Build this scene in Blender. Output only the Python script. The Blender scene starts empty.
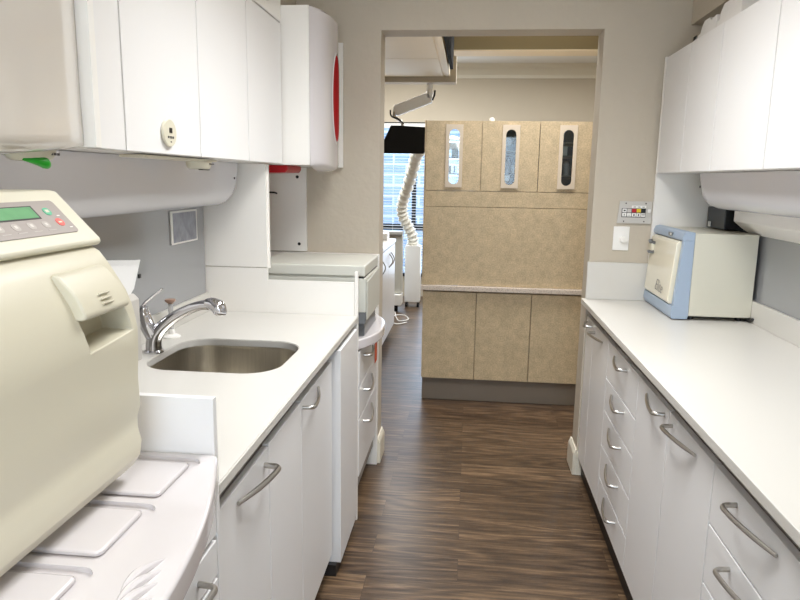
import bpy, bmesh, math, random
from mathutils import Vector, Matrix
random.seed(7)
S = bpy.context.scene
COL = S.collection
PI = math.pi

# ---------------------------------------------------------------- camera
F_PX, YAW, PITCH, ROLL, CAM_H = 664.47, -0.10177, 0.18073, 0.015825, 1.4688
cy, sy, cp, sp, cr, sr = math.cos(YAW), math.sin(YAW), math.cos(PITCH), math.sin(PITCH), math.cos(ROLL), math.sin(ROLL)
Fv = Vector((sy*cp, cy*cp, -sp)); Rv = Vector((cy, -sy, 0)); Uv = Rv.cross(Fv)
R2 = cr*Rv + sr*Uv; U2 = -sr*Rv + cr*Uv
cd = bpy.data.cameras.new('camera'); cam = bpy.data.objects.new('camera', cd); COL.objects.link(cam)
cam.matrix_world = Matrix(((R2.x, U2.x, -Fv.x, 0), (R2.y, U2.y, -Fv.y, 0), (R2.z, U2.z, -Fv.z, CAM_H), (0, 0, 0, 1)))
cd.sensor_width = 36.0; cd.sensor_fit = 'HORIZONTAL'; cd.lens = F_PX/800*36.0; cd.clip_start = 0.02
S.camera = cam

# ---------------------------------------------------------------- world, light, exposure
w = bpy.data.worlds.new('world'); S.world = w; w.use_nodes = True
nt = w.node_tree; bg = nt.nodes['Background']
bg.inputs['Color'].default_value = (0.62, 0.78, 1.0, 1); bg.inputs['Strength'].default_value = 3.4

def area(name, loc, sx, sy_, power, col, rot=(0, 0, 0), spread=180):
    l = bpy.data.lights.new(name, 'AREA'); l.shape = 'RECTANGLE'; l.size = sx; l.size_y = sy_
    l.energy = power; l.color = col; l.spread = math.radians(spread)
    o = bpy.data.objects.new(name, l); COL.objects.link(o); o.location = loc; o.rotation_euler = rot
    return o
WARM = (0.96, 0.985, 1.0)
area('ceiling_lamp', (0.05, 1.95, 2.46), 0.55, 1.15, 17.5, WARM, spread=125)
area('ceiling_lamp', (0.05, -0.35, 2.46), 0.55, 1.15, 10.5, WARM, spread=125)
area('daylight_area', (0.05, -1.66, 1.35), 1.3, 1.5, 17, (0.92, 0.97, 1.0), rot=(PI/2, 0, 0))  # soft fill behind the camera, added to brighten the lower doors
area('ceiling_lamp', (0.35, 3.93, 2.76), 0.9, 0.4, 11.5, (0.99, 0.98, 0.97), spread=95)  # added lamp for the island front; narrow spread keeps it off the beam
area('ceiling_lamp', (-0.9, 6.9, 2.76), 0.9, 0.55, 36, WARM)
area('ceiling_lamp', (0.8, 6.4, 2.76), 1.15, 0.55, 40, WARM)
area('daylight_area', (-0.75, 8.22, 1.2), 1.7, 1.8, 22, (0.72, 0.84, 1.0), rot=(-PI/2, 0, 0))
S.view_settings.view_transform = 'Standard'; S.view_settings.look = 'None'
S.view_settings.gamma = 1.0; S.view_settings.use_curve_mapping = False
S.view_settings.exposure = 0.46
S.cycles.max_bounces = 10; S.cycles.diffuse_bounces = 6; S.cycles.caustics_reflective = False; S.cycles.caustics_refractive = False

# ---------------------------------------------------------------- materials
def lin(c):
    return tuple((x/255/12.92 if x/255 <= 0.04045 else ((x/255+0.055)/1.055)**2.4) for x in c) + (1,)
def newmat(name):
    m = bpy.data.materials.new(name); m.use_nodes = True
    return m, m.node_tree, m.node_tree.nodes['Principled BSDF']
def mat(name, c, rough=0.5, metal=0.0, coat=0.0, noise=0.0, nscale=8.0, bump=0.0, bscale=60.0, trans=0.0, emit=0.0, ior=None, stretch=None):
    m, t, b = newmat(name)
    b.inputs['Base Color'].default_value = lin(c)
    b.inputs['Roughness'].default_value = rough; b.inputs['Metallic'].default_value = metal
    b.inputs['Coat Weight'].default_value = coat; b.inputs['Transmission Weight'].default_value = trans
    if ior: b.inputs['IOR'].default_value = ior
    tc = t.nodes.new('ShaderNodeTexCoord')
    vec = tc.outputs['Object']
    if stretch:
        mp = t.nodes.new('ShaderNodeMapping'); mp.inputs['Scale'].default_value = stretch
        t.links.new(vec, mp.inputs['Vector']); vec = mp.outputs['Vector']
    n = t.nodes.new('ShaderNodeTexNoise'); n.inputs['Scale'].default_value = nscale; n.inputs['Detail'].default_value = 4
    t.links.new(vec, n.inputs['Vector'])
    if noise > 0:
        r = t.nodes.new('ShaderNodeMix'); r.data_type = 'RGBA'
        a = lin(c); r.inputs['A'].default_value = tuple(x*(1-noise) for x in a[:3])+(1,)
        r.inputs['B'].default_value = tuple(min(1, x*(1+noise)) for x in a[:3])+(1,)
        t.links.new(n.outputs['Fac'], r.inputs['Factor']); t.links.new(r.outputs['Result'], b.inputs['Base Color'])
    if bump > 0:
        n2 = t.nodes.new('ShaderNodeTexNoise'); n2.inputs['Scale'].default_value = bscale; n2.inputs['Detail'].default_value = 3
        t.links.new(vec, n2.inputs['Vector'])
        bp = t.nodes.new('ShaderNodeBump'); bp.inputs['Strength'].default_value = bump; bp.inputs['Distance'].default_value = 0.004
        t.links.new(n2.outputs['Fac'], bp.inputs['Height']); t.links.new(bp.outputs['Normal'], b.inputs['Normal'])
    if emit > 0:
        b.inputs['Emission Color'].default_value = lin(c); b.inputs['Emission Strength'].default_value = emit
    return m

M = {}
M['wall'] = mat('greige_paint', (192, 182, 166), 0.75, noise=0.03, bump=0.8, bscale=30)
M['wall_far'] = mat('far_paint', (190, 179, 160), 0.8, noise=0.02)
M['ceiling'] = mat('ceiling_paint', (225, 222, 214), 0.85, noise=0.02)
M['beam'] = mat('beam_shaded_paint', (146, 132, 98), 0.8, noise=0.02)  # olive paint darkened to carry the shade on the beam's front
M['cream'] = mat('cream_panel', (236, 222, 194), 0.6, noise=0.02)
M['trimwhite'] = mat('trim_paint', (222, 216, 200), 0.45, noise=0.01)
M['counter'] = mat('solid_surface', (205, 202, 196), 0.28, noise=0.015, nscale=3)
M['door'] = mat('white_laminate', (231, 230, 230), 0.32, noise=0.008, nscale=4)
M['edge'] = mat('edge_band', (238, 235, 230), 0.3, noise=0.005)
M['carcass'] = mat('carcass_grey', (150, 144, 138), 0.6, noise=0.02)
M['gap'] = mat('gap_shade_black', (3, 3, 3), 1.0, noise=0.05)  # near-zero black that paints the shade inside gaps
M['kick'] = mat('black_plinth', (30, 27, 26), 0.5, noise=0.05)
M['splash'] = mat('grey_laminate', (150, 151, 154), 0.12, coat=0.6, noise=0.02, nscale=2)
M['gloss'] = mat('gloss_moulding', (205, 200, 201), 0.14, coat=0.4, noise=0.008, nscale=3)
M['duct'] = mat('duct_moulding', (212, 211, 216), 0.18, coat=0.3, noise=0.01, nscale=3)
M['hood'] = mat('hood_moulding', (214, 208, 200), 0.12, coat=0.5, noise=0.01, nscale=3)
M['steel'] = mat('brushed_steel', (190, 184, 172), 0.34, metal=1.0, noise=0.15, nscale=6, stretch=(30, 30, 1))
M['nickel'] = mat('satin_nickel', (190, 186, 180), 0.28, metal=1.0, noise=0.03)
M['chrome'] = mat('chrome', (215, 215, 220), 0.06, metal=1.0, noise=0.02)
M['ivory'] = mat('ivory_plastic', (202, 196, 176), 0.33, noise=0.012, nscale=3)
M['ivory2'] = mat('pale_ivory', (214, 209, 190), 0.35, noise=0.01)
M['creamdoor'] = mat('cream_enamel', (226, 219, 198), 0.12, coat=0.5, noise=0.008)
M['bodycream'] = mat('cream_steel', (208, 205, 190), 0.35, noise=0.01)
M['blue'] = mat('blue_plastic', (158, 174, 194), 0.4, noise=0.02)
M['grey'] = mat('grey_plastic', (170, 168, 162), 0.4, noise=0.02)
M['keypad'] = mat('keypad_film', (158, 148, 142), 0.35, noise=0.02)
M['key'] = mat('key_film', (176, 168, 162), 0.35, noise=0.02)
M['keysym'] = mat('key_symbol_film', (206, 200, 194), 0.4, noise=0.02)
M['lcd'] = mat('green_lcd', (112, 164, 120), 0.12, noise=0.22, nscale=40, emit=0.06)  # mottled noise paints in pale reflections on the display
M['green'] = mat('green_button', (80, 180, 140), 0.4, noise=0.02)
M['redbtn'] = mat('red_button', (235, 95, 85), 0.4, noise=0.02)
M['greenplastic'] = mat('bright_green', (10, 160, 20), 0.35, noise=0.05)
M['redglass'] = mat('red_acrylic', (172, 4, 16), 0.55, coat=0.0, noise=0.15, nscale=25)
M['redplastic'] = mat('red_plastic', (180, 12, 26), 0.3, noise=0.05)
M['orange'] = mat('orange_tag', (214, 82, 30), 0.5, noise=0.05)
M['white'] = mat('white_plastic', (236, 234, 230), 0.4, noise=0.005)
M['paper'] = mat('white_paper', (235, 235, 235), 0.7, noise=0.03, bump=0.3, bscale=30)
M['foam'] = mat('white_foam', (226, 224, 222), 0.8, noise=0.05, bump=0.5, bscale=80)
M['black'] = mat('black_plastic', (14, 14, 15), 0.35, noise=0.05)
M['screenblack'] = mat('screen_black', (1, 1, 1), 0.8, noise=0.05)
M['applgrey'] = mat('light_grey_plastic', (198, 197, 188), 0.4, noise=0.01)
M['darkgrey'] = mat('dark_grey_plastic', (110, 112, 114), 0.35, noise=0.03)
M['toe'] = mat('taupe_plinth', (128, 117, 104), 0.5, noise=0.03)
M['frame'] = mat('taupe_frame', (206, 192, 172), 0.45, noise=0.02)
M['yellow'] = mat('yellow_label', (225, 195, 40), 0.5, noise=0.02)
M['plate'] = mat('grey_plate', (196, 192, 186), 0.4, noise=0.01)
M['clear'] = mat('clear_plastic', (235, 235, 235), 0.12, trans=0.6, noise=0.01, ior=1.3)
M['brownplastic'] = mat('tan_plastic', (160, 128, 110), 0.4, noise=0.05)
M['ink'] = mat('grey_ink', (70, 66, 66), 0.6, noise=0.02)
M['inklight'] = mat('soft_grey_ink', (120, 114, 112), 0.6, noise=0.02)
M['midback'] = mat('dark_back', (74, 76, 74), 0.4, noise=0.2)
M['slate'] = mat('slate_blue', (60, 84, 104), 0.3, noise=0.2)
M['blind'] = mat('blind_slat', (214, 220, 228), 0.5, noise=0.01)
M['hose'] = mat('hose_plastic', (236, 233, 222), 0.35, noise=0.02)
M['lamp'] = mat('lamp_diffuser', (255, 248, 238), 0.4, emit=2.5)
M['windowframe'] = mat('dark_window_frame', (28, 30, 34), 0.4, noise=0.05)

M['foil'] = mat('silver_foil', (150, 152, 162), 0.3, metal=0.8, noise=0.5, nscale=22, bump=0.8, bscale=45)
M['redglass'].node_tree.nodes['Principled BSDF'].inputs['Specular IOR Level'].default_value = 0.05
def glass_mat():
    m, t, b = newmat('window_glass')
    t.nodes.remove(b); o = t.nodes['Material Output']
    tr = t.nodes.new('ShaderNodeBsdfTransparent'); gl = t.nodes.new('ShaderNodeBsdfGlossy'); gl.inputs['Roughness'].default_value = 0.02
    tr.inputs['Color'].default_value = (0.9, 0.95, 0.97, 1)
    mx = t.nodes.new('ShaderNodeMixShader'); fr = t.nodes.new('ShaderNodeFresnel'); fr.inputs['IOR'].default_value = 1.45
    t.links.new(fr.outputs[0], mx.inputs[0]); t.links.new(tr.outputs[0], mx.inputs[1]); t.links.new(gl.outputs[0], mx.inputs[2])
    t.links.new(mx.outputs[0], o.inputs['Surface']); return m
M['glass'] = glass_mat()

def laminate_mat():                                   # tan speckled laminate
    m, t, b = newmat('tan_laminate')
    tc = t.nodes.new('ShaderNodeTexCoord')
    n1 = t.nodes.new('ShaderNodeTexNoise'); n1.inputs['Scale'].default_value = 26; n1.inputs['Detail'].default_value = 6
    n2 = t.nodes.new('ShaderNodeTexNoise'); n2.inputs['Scale'].default_value = 120; n2.inputs['Detail'].default_value = 3
    for n in (n1, n2): t.links.new(tc.outputs['Object'], n.inputs['Vector'])
    r1 = t.nodes.new('ShaderNodeValToRGB'); e = r1.color_ramp.elements
    e[0].position = 0.3; e[0].color = lin((184, 166, 135)); e[1].position = 0.7; e[1].color = lin((205, 184, 150))
    t.links.new(n1.outputs['Fac'], r1.inputs['Fac'])
    r2 = t.nodes.new('ShaderNodeValToRGB'); e = r2.color_ramp.elements
    e[0].position = 0.35; e[0].color = (0.80, 0.80, 0.78, 1); e[1].position = 0.65; e[1].color = (1.06, 1.06, 1.05, 1)
    t.links.new(n2.outputs['Fac'], r2.inputs['Fac'])
    mx = t.nodes.new('ShaderNodeMix'); mx.data_type = 'RGBA'; mx.blend_type = 'MULTIPLY'; mx.inputs['Factor'].default_value = 1
    t.links.new(r1.outputs['Color'], mx.inputs['A']); t.links.new(r2.outputs['Color'], mx.inputs['B'])
    t.links.new(mx.outputs['Result'], b.inputs['Base Color']); b.inputs['Roughness'].default_value = 0.5
    return m
M['tan'] = laminate_mat()
def granite_mat():
    m, t, b = newmat('speckled_top')
    tc = t.nodes.new('ShaderNodeTexCoord')
    n = t.nodes.new('ShaderNodeTexVoronoi'); n.inputs['Scale'].default_value = 110
    t.links.new(tc.outputs['Object'], n.inputs['Vector'])
    r = t.nodes.new('ShaderNodeValToRGB'); e = r.color_ramp.elements
    e[0].position = 0.1; e[0].color = lin((165, 150, 138)); e[1].position = 0.5; e[1].color = lin((205, 192, 178))
    t.links.new(n.outputs['Distance'], r.inputs['Fac']); t.links.new(r.outputs['Color'], b.inputs['Base Color'])
    b.inputs['Roughness'].default_value = 0.4; return m
M['granite'] = granite_mat()

def floor_mat():                                      # vinyl planks running across the aisle
    m, t, b = newmat('wood_planks')
    N, L = t.nodes.new, t.links.new
    tc = N('ShaderNodeTexCoord')
    br = N('ShaderNodeTexBrick'); br.offset = 0.37; br.offset_frequency = 2
    br.inputs['Scale'].default_value = 1; br.inputs['Brick Width'].default_value = 0.92; br.inputs['Row Height'].default_value = 0.15
    br.inputs['Mortar Size'].default_value = 0.0007; br.inputs['Mortar Smooth'].default_value = 0.2
    br.inputs['Color1'].default_value = (0, 0, 0, 1); br.inputs['Color2'].default_value = (1, 1, 1, 1); br.inputs['Mortar'].default_value = (0.5, 0.5, 0.5, 1)
    L(tc.outputs['Object'], br.inputs['Vector'])
    off = N('ShaderNodeVectorMath'); off.operation = 'SCALE'; off.inputs['Scale'].default_value = 37.0
    L(br.outputs['Color'], off.inputs[0])
    add = N('ShaderNodeVectorMath'); add.operation = 'ADD'; L(tc.outputs['Object'], add.inputs[0]); L(off.outputs[0], add.inputs[1])
    mp = N('ShaderNodeMapping'); mp.inputs['Scale'].default_value = (1.6, 30.0, 1.0); L(add.outputs[0], mp.inputs['Vector'])
    n1 = N('ShaderNodeTexNoise'); n1.inputs['Scale'].default_value = 2.4; n1.inputs['Detail'].default_value = 9; n1.inputs['Roughness'].default_value = 0.72; n1.inputs['Distortion'].default_value = 0.4
    L(mp.outputs[0], n1.inputs['Vector'])
    mp2 = N('ShaderNodeMapping'); mp2.inputs['Scale'].default_value = (0.55, 4.2, 1.0); L(add.outputs[0], mp2.inputs['Vector'])
    n2 = N('ShaderNodeTexNoise'); n2.inputs['Scale'].default_value = 1.5; n2.inputs['Detail'].default_value = 2; L(mp2.outputs[0], n2.inputs['Vector'])
    ml = N('ShaderNodeMath'); ml.operation = 'MULTIPLY'; ml.inputs[1].default_value = 70.0; L(n2.outputs['Fac'], ml.inputs[0])
    sn = N('ShaderNodeMath'); sn.operation = 'SINE'; L(ml.outputs[0], sn.inputs[0])
    mr = N('ShaderNodeMapRange'); mr.inputs['From Min'].default_value = -1; mr.inputs['From Max'].default_value = 1
    mr.inputs['To Min'].default_value = -0.075; mr.inputs['To Max'].default_value = 0.075; L(sn.outputs[0], mr.inputs['Value'])
    s1 = N('ShaderNodeMath'); s1.operation = 'ADD'; L(n1.outputs['Fac'], s1.inputs[0]); L(mr.outputs[0], s1.inputs[1])
    bw = N('ShaderNodeMapRange'); bw.inputs['To Min'].default_value = -0.07; bw.inputs['To Max'].default_value = 0.07; L(br.outputs['Color'], bw.inputs['Value'])
    s2 = N('ShaderNodeMath'); s2.operation = 'ADD'; L(s1.outputs[0], s2.inputs[0]); L(bw.outputs[0], s2.inputs[1])
    rp = N('ShaderNodeValToRGB'); e = rp.color_ramp.elements
    e[0].position = 0.30; e[0].color = lin((48, 34, 24)); e[1].position = 0.72; e[1].color = lin((124, 101, 77))
    x = e.new(0.46); x.color = lin((74, 57, 41)); x = e.new(0.56); x.color = lin((91, 71, 52))
    L(s2.outputs[0], rp.inputs['Fac'])
    mx = N('ShaderNodeMix'); mx.data_type = 'RGBA'; mx.inputs['B'].default_value = lin((48, 36, 30)); L(br.outputs['Fac'], mx.inputs['Factor']); L(rp.outputs['Color'], mx.inputs['A'])
    L(mx.outputs['Result'], b.inputs['Base Color'])
    rr = N('ShaderNodeMapRange'); rr.inputs['To Min'].default_value = 0.42; rr.inputs['To Max'].default_value = 0.28; L(n1.outputs['Fac'], rr.inputs['Value']); L(rr.outputs[0], b.inputs['Roughness'])
    bp = N('ShaderNodeBump'); bp.inputs['Strength'].default_value = 0.25; bp.inputs['Distance'].default_value = 0.002; L(s1.outputs[0], bp.inputs['Height']); L(bp.outputs[0], b.inputs['Normal'])
    return m
M['floor'] = floor_mat()
def brick_mat():
    m, t, b = newmat('pale_brick')
    tc = t.nodes.new('ShaderNodeTexCoord'); mp = t.nodes.new('ShaderNodeMapping'); mp.inputs['Rotation'].default_value = (PI/2, 0, 0)
    br = t.nodes.new('ShaderNodeTexBrick'); br.inputs['Scale'].default_value = 1
    br.inputs['Brick Width'].default_value = 0.42; br.inputs['Row Height'].default_value = 0.17; br.inputs['Mortar Size'].default_value = 0.018
    br.inputs['Color1'].default_value = lin((178, 190, 208)); br.inputs['Color2'].default_value = lin((150, 164, 188)); br.inputs['Mortar'].default_value = lin((225, 230, 238))
    t.links.new(tc.outputs['Object'], mp.inputs['Vector']); t.links.new(mp.outputs[0], br.inputs['Vector'])
    t.links.new(br.outputs['Color'], b.inputs['Base Color']); b.inputs['Roughness'].default_value = 0.8; return m
M['brick'] = brick_mat()

# ---------------------------------------------------------------- mesh helpers (world coordinates, re-based on the parent)
class MB:
    def __init__(self): self.bm = bmesh.new()
    def _merge(self, b2):
        me = bpy.data.meshes.new('tmp'); b2.to_mesh(me); b2.free(); self.bm.from_mesh(me); bpy.data.meshes.remove(me)
    def box(self, x0, x1, y0, y1, z0, z1, bev=0.0, seg=2, rot=None):
        b = bmesh.new(); r = bmesh.ops.create_cube(b, size=1)
        c = Vector(((x0+x1)/2, (y0+y1)/2, (z0+z1)/2)); s = (abs(x1-x0), abs(y1-y0), abs(z1-z0))
        for v in b.verts: v.co = Vector((v.co.x*s[0], v.co.y*s[1], v.co.z*s[2]))
        if bev > 0: bmesh.ops.bevel(b, geom=list(b.edges), offset=min(bev, min(s)*0.45), segments=seg, profile=0.5, affect='EDGES')
        if rot is not None:
            for v in b.verts: v.co = rot @ v.co
        for v in b.verts: v.co += c
        self._merge(b); return self
    def prism(self, pts, axis, a0, a1, bev=0.0, seg=2):
        """pts: outline in the plane across axis; X -> (y,z), Y -> (x,z), Z -> (x,y)"""
        b = bmesh.new()
        def P(p, a):
            return {'X': (a, p[0], p[1]), 'Y': (p[0], a, p[1]), 'Z': (p[0], p[1], a)}[axis]
        f = b.faces.new([b.verts.new(P(p, a0)) for p in pts])
        r = bmesh.ops.extrude_face_region(b, geom=[f])
        d = {'X': Vector((a1-a0, 0, 0)), 'Y': Vector((0, a1-a0, 0)), 'Z': Vector((0, 0, a1-a0))}[axis]
        bmesh.ops.translate(b, verts=[v for v in r['geom'] if isinstance(v, bmesh.types.BMVert)], vec=d)
        bmesh.ops.recalc_face_normals(b, faces=b.faces)
        if bev > 0:
            es = [e for e in b.edges if len(e.link_faces) == 2 and e.calc_face_angle(0) > 0.6]
            bmesh.ops.bevel(b, geom=es, offset=bev, segments=seg, profile=0.5, affect='EDGES')
        self._merge(b); return self
    def tube(self, pts, rad, n=12, cap=True, flat=1.0):
        pts = [Vector(p) for p in pts]; rs = rad if isinstance(rad, (list, tuple)) else [rad]*len(pts)
        b = bmesh.new(); rings = []; up = None
        for i, p in enumerate(pts):
            d = (pts[min(i+1, len(pts)-1)] - pts[max(i-1, 0)]).normalized()
            if up is None: up = Vector((0, 0, 1)) if abs(d.z) < 0.9 else Vector((0, 1, 0))
            s = d.cross(up).normalized(); up = s.cross(d).normalized()
            rings.append([b.verts.new(p + rs[i]*(math.cos(a)*s + flat*math.sin(a)*up)) for a in [2*PI*k/n for k in range(n)]])
        for i in range(len(rings)-1):
            for k in range(n): b.faces.new((rings[i][k], rings[i][(k+1) % n], rings[i+1][(k+1) % n], rings[i+1][k]))
        if cap: b.faces.new(rings[0][::-1]); b.faces.new(rings[-1])
        bmesh.ops.recalc_face_normals(b, faces=b.faces)
        self._merge(b); return self
    def lathe(self, prof, loc, axis='Z', n=28):
        b = bmesh.new(); rings = []
        def T(r, h, a):
            u, v = r*math.cos(a), r*math.sin(a)
            return Vector(loc) + Vector({'Z': (u, v, h), 'Y': (u, h, v), 'X': (h, u, v)}[axis])
        for r, h in prof: rings.append([b.verts.new(T(max(r, 1e-5), h, 2*PI*k/n)) for k in range(n)])
        for i in range(len(rings)-1):
            for k in range(n): b.faces.new((rings[i][k], rings[i][(k+1) % n], rings[i+1][(k+1) % n], rings[i+1][k]))
        bmesh.ops.remove_doubles(b, verts=b.verts, dist=2e-5)
        bmesh.ops.holes_fill(b, edges=b.edges, sides=0)
        bmesh.ops.recalc_face_normals(b, faces=b.faces)
        self._merge(b); return self
    def grid(self, fn, nu, nv, thick=0.0):
        b = bmesh.new(); vs = [[b.verts.new(fn(i/nu, j/nv)) for j in range(nv+1)] for i in range(nu+1)]
        for i in range(nu):
            for j in range(nv): b.faces.new((vs[i][j], vs[i+1][j], vs[i+1][j+1], vs[i][j+1]))
        if thick: bmesh.ops.solidify(b, geom=b.faces[:], thickness=thick)
        bmesh.ops.recalc_face_normals(b, faces=b.faces)
        self._merge(b); return self
    def build(self, name, m, parent=None, label=None, smooth=True):
        o_ = Vector((0, 0, 0)); p = parent
        while p is not None: o_ += p.location; p = p.parent
        for v in self.bm.verts: v.co -= o_
        me = bpy.data.meshes.new(name); self.bm.to_mesh(me); self.bm.free()
        me.materials.append(M[m] if isinstance(m, str) else m)
        if smooth:
            me.polygons.foreach_set('use_smooth', [True]*len(me.polygons))
            try: me.set_sharp_from_angle(angle=math.radians(35))
            except Exception: pass
        ob = bpy.data.objects.new(name, me); COL.objects.link(ob)
        if smooth:
            wm = ob.modifiers.new('weighted_normal', 'WEIGHTED_NORMAL'); wm.mode = 'FACE_AREA'; wm.weight = 80; wm.keep_sharp = True
        if parent is not None: ob.parent = parent
        if label: ob['label'] = label
        return ob
def B(x0, x1, y0, y1, z0, z1, bev=0.0, seg=2): return MB().box(x0, x1, y0, y1, z0, z1, bev, seg)
def struct(name, mb, m): o = mb.build(name, m); o['kind'] = 'structure'; return o
def tag(o, label, cat, group=None):
    o['label'] = label; o['category'] = cat
    if group: o['group'] = group
    return o
def thing(name, loc, label, cat, group=None):
    o = bpy.data.objects.new(name, None); COL.objects.link(o); o.location = loc; o.empty_display_size = 0.05
    return tag(o, label, cat, group)
def rrect(x0, x1, y0, y1, r, n=6):
    pts = []
    for cx, cy_, a in ((x1-r, y1-r, 0), (x0+r, y1-r, PI/2), (x0+r, y0+r, PI), (x1-r, y0+r, 1.5*PI)):
        for k in range(n+1): pts.append((cx+r*math.cos(a+PI/2*k/n), cy_+r*math.sin(a+PI/2*k/n)))
    return pts
def bow(y0, y1, xe, bulge, xb, n=24, power=2.0):
    """plan outline of a bow-fronted piece: straight back at xb, front swelling from xe by bulge"""
    pts = [(xb, y1), (xb, y0)]
    for k in range(n+1):
        t = k/n; pts.append((xe + bulge*(1-abs(2*t-1)**power), y0+(y1-y0)*t))
    return pts

# ================================================================ SETTING
FY = 3.262; FY2 = 3.407; LW = -1.09; RW = 1.18
struct('floor', B(-2.6, 2.2, -1.7, 8.4, -0.05, 0), 'floor')
c = MB().box(-1.3, 1.4, -1.7, FY, 2.5, 2.56).box(-2.6, 2.2, FY2, 8.4, 2.81, 2.87); struct('ceiling', c, 'ceiling')
struct('wall_left', B(LW-0.1, LW, -1.7, FY, 0, 2.5), 'wall')
struct('wall_right', B(RW, RW+0.1, -1.7, FY, 0, 2.5), 'wall')
struct('wall_rear', MB().box(-1.3, -0.65, -1.8, -1.7, 0, 2.5).box(0.75, 1.4, -1.8, -1.7, 0, 2.5).box(-0.65, 0.75, -1.8, -1.7, 0, 0.55).box(-0.65, 0.75, -1.8, -1.7, 2.15, 2.5), 'wall')
rw = struct('added_rear_window', MB().box(-0.65, 0.75, -1.78, -1.72, 0.55, 0.6).box(-0.65, 0.75, -1.78, -1.72, 2.1, 2.15).box(-0.65, -0.6, -1.78, -1.72, 0.6, 2.1).box(0.7, 0.75, -1.78, -1.72, 0.6, 2.1), 'trimwhite')  # unseen window, made up to hold the added rear fill light
B(-0.6, 0.7, -1.755, -1.749, 0.6, 2.1).build('pane', 'glass', rw)
OL, OR, OZ = -0.4407, 0.5793, 2.150
struct('wall_middle', MB().prism([(-2.6, 0), (OL, 0), (OL, OZ), (OR, OZ), (OR, 0), (2.2, 0), (2.2, 2.82), (-2.6, 2.82)], 'Y', FY, FY2, 0.004), 'wall')
struct('wall_far_left', B(-2.7, -2.6, FY2, 8.4, 0, 2.87), 'wall_far')
struct('wall_far_right', B(2.2, 2.3, FY2, 8.4, 0, 2.87), 'wall_far')
WX0, WX1, WZ0, WZ1 = -1.75, 0.35, 0.25, 2.145
struct('wall_far', MB().box(-2.6, WX0, 8.3, 8.45, 0, 2.87).box(WX1, 2.2, 8.3, 8.45, 0, 2.87).box(WX0, WX1, 8.3, 8.45, 0, WZ0).box(WX0, WX1, 8.3, 8.45, WZ1, 2.87), 'wall_far')
# crown moulding on the far wall
struct('trim_1', MB().prism([(8.3, 2.81), (8.3, 2.655), (8.285, 2.655), (8.28, 2.69), (8.24, 2.73), (8.225, 2.765), (8.19, 2.785), (8.185, 2.81)], 'X', -2.6, 2.2), 'trimwhite')
# beam across the far room, dropped ceiling panel on its left
struct('trim_2', B(-0.14, 2.19, 4.58, 4.76, 2.302, 2.805, 0.004), 'beam')  # shade on the front is put into the olive colour
struct('beam_lit_strip', B(-0.14, 2.19, 4.57, 4.765, 2.294, 2.3015), 'cream')  # thin pale strip paints the bounce light on the beam's underside
s = MB().box(-2.59, -0.20, 3.9, 5.73, 2.31, 2.805, 0.003)
s.box(-2.59, -0.255, 4.9, 5.73, 2.302, 2.312, 0.002).box(-2.59, -0.255, 3.9, 4.89, 2.302, 2.312, 0.002).box(-0.235, -0.2, 3.9, 5.73, 2.302, 2.312, 0.002)
struct('trim_3', s, 'cream')
struct('panel_gap_shade', B(-0.19, -0.165, 3.95, 5.4, 2.308, 2.80), 'gap')  # solid black strip painting the shade of the gap beside the panel
struct('trim_5', B(-2.59, -0.15, 5.76, 5.9, 2.262, 2.805, 0.003), 'wall_far')
# grey splash panels behind the counters
sl = B(LW, LW+0.006, 0.2, 2.64, 0.91, 1.521)
struct('trim_6', sl, 'splash')
struct('trim_7', B(RW-0.006, RW, 0.2, 3.24, 0.91, 1.509), 'splash')
# soffit above right wall cabinets
struct('trim_8', B(0.955, RW, -1.69, FY-0.002, 2.162, 2.498, 0.003), 'wall')
struct('trim_9', B(LW, -0.845, -1.69, FY-0.002, 2.16, 2.498, 0.003), 'wall')
# pillar baseboards
def baseboard(name, xa, xb):
    # wraps the jamb: profile boxes with chamfered top
    m = MB()
    m.prism([(xa, 0), (xb, 0), (xb, 0.105), (xb-(0.006 if xb > xa else -0.006), 0.118), (xb-(0.012 if xb > xa else -0.012), 0.135), (xa, 0.135)], 'Y', FY-0.018, FY2+0.016, 0.002)
    return m
m = baseboard('x', OL-0.001, OL+0.018); m.box(-0.487, OL-0.0012, FY-0.018, FY-0.001, 0, 0.12)
struct('baseboard_left', m, 'trimwhite')
m = baseboard('x', OR+0.001, OR-0.018); m.box(OR+0.0012, 0.610, FY-0.018, FY-0.001, 0, 0.12)
struct('baseboard_right', m, 'trimwhite')

# far window
wn = struct('window_1', MB().box(WX0, WX1, 8.3, 8.36, WZ1-0.04, WZ1).box(WX0, WX1, 8.3, 8.36, WZ0, WZ0+0.04).box(WX0, WX0+0.04, 8.3, 8.36, WZ0, WZ1).box(WX1-0.04, WX1, 8.3, 8.36, WZ0, WZ1).box(WX0, WX1, 8.3, 8.36, 0.835, 0.91).box(-0.72, -0.67, 8.3, 8.36, WZ0, WZ1), 'windowframe')
MB().box(WX0+0.04, WX1-0.04, 8.335, 8.341, WZ0+0.04, WZ1-0.04).build('pane', 'glass', wn)
bl = thing('window_blind', ((WX0+WX1)/2, 8.26, WZ1), 'pale horizontal slat blind hanging in the far window', 'blind')
B(WX0+0.02, WX1-0.02, 8.23, 8.28, 2.07, 2.125, 0.004).build('head_rail', 'white', bl)
m = MB(); z = 2.05
tl = Matrix.Rotation(math.radians(10), 3, 'X')
while z > 0.30:
    m.box(WX0+0.03, WX1-0.03, 8.237, 8.273, z-0.001, z+0.001, rot=tl); z -= 0.034
m.build('slats', 'blind', bl)
m = MB()
for x in (-1.4, -0.95, -0.5, 0.0): m.tube([(x, 8.255, 2.07), (x, 8.255, 0.30)], 0.002, 6)
m.build('cord', 'white', bl)
ob = B(-6, 4, 11.0, 11.2, -1, 3.4).build('neighbouring_building', 'brick'); tag(ob, 'pale brick building outside the far window', 'building')
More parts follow.
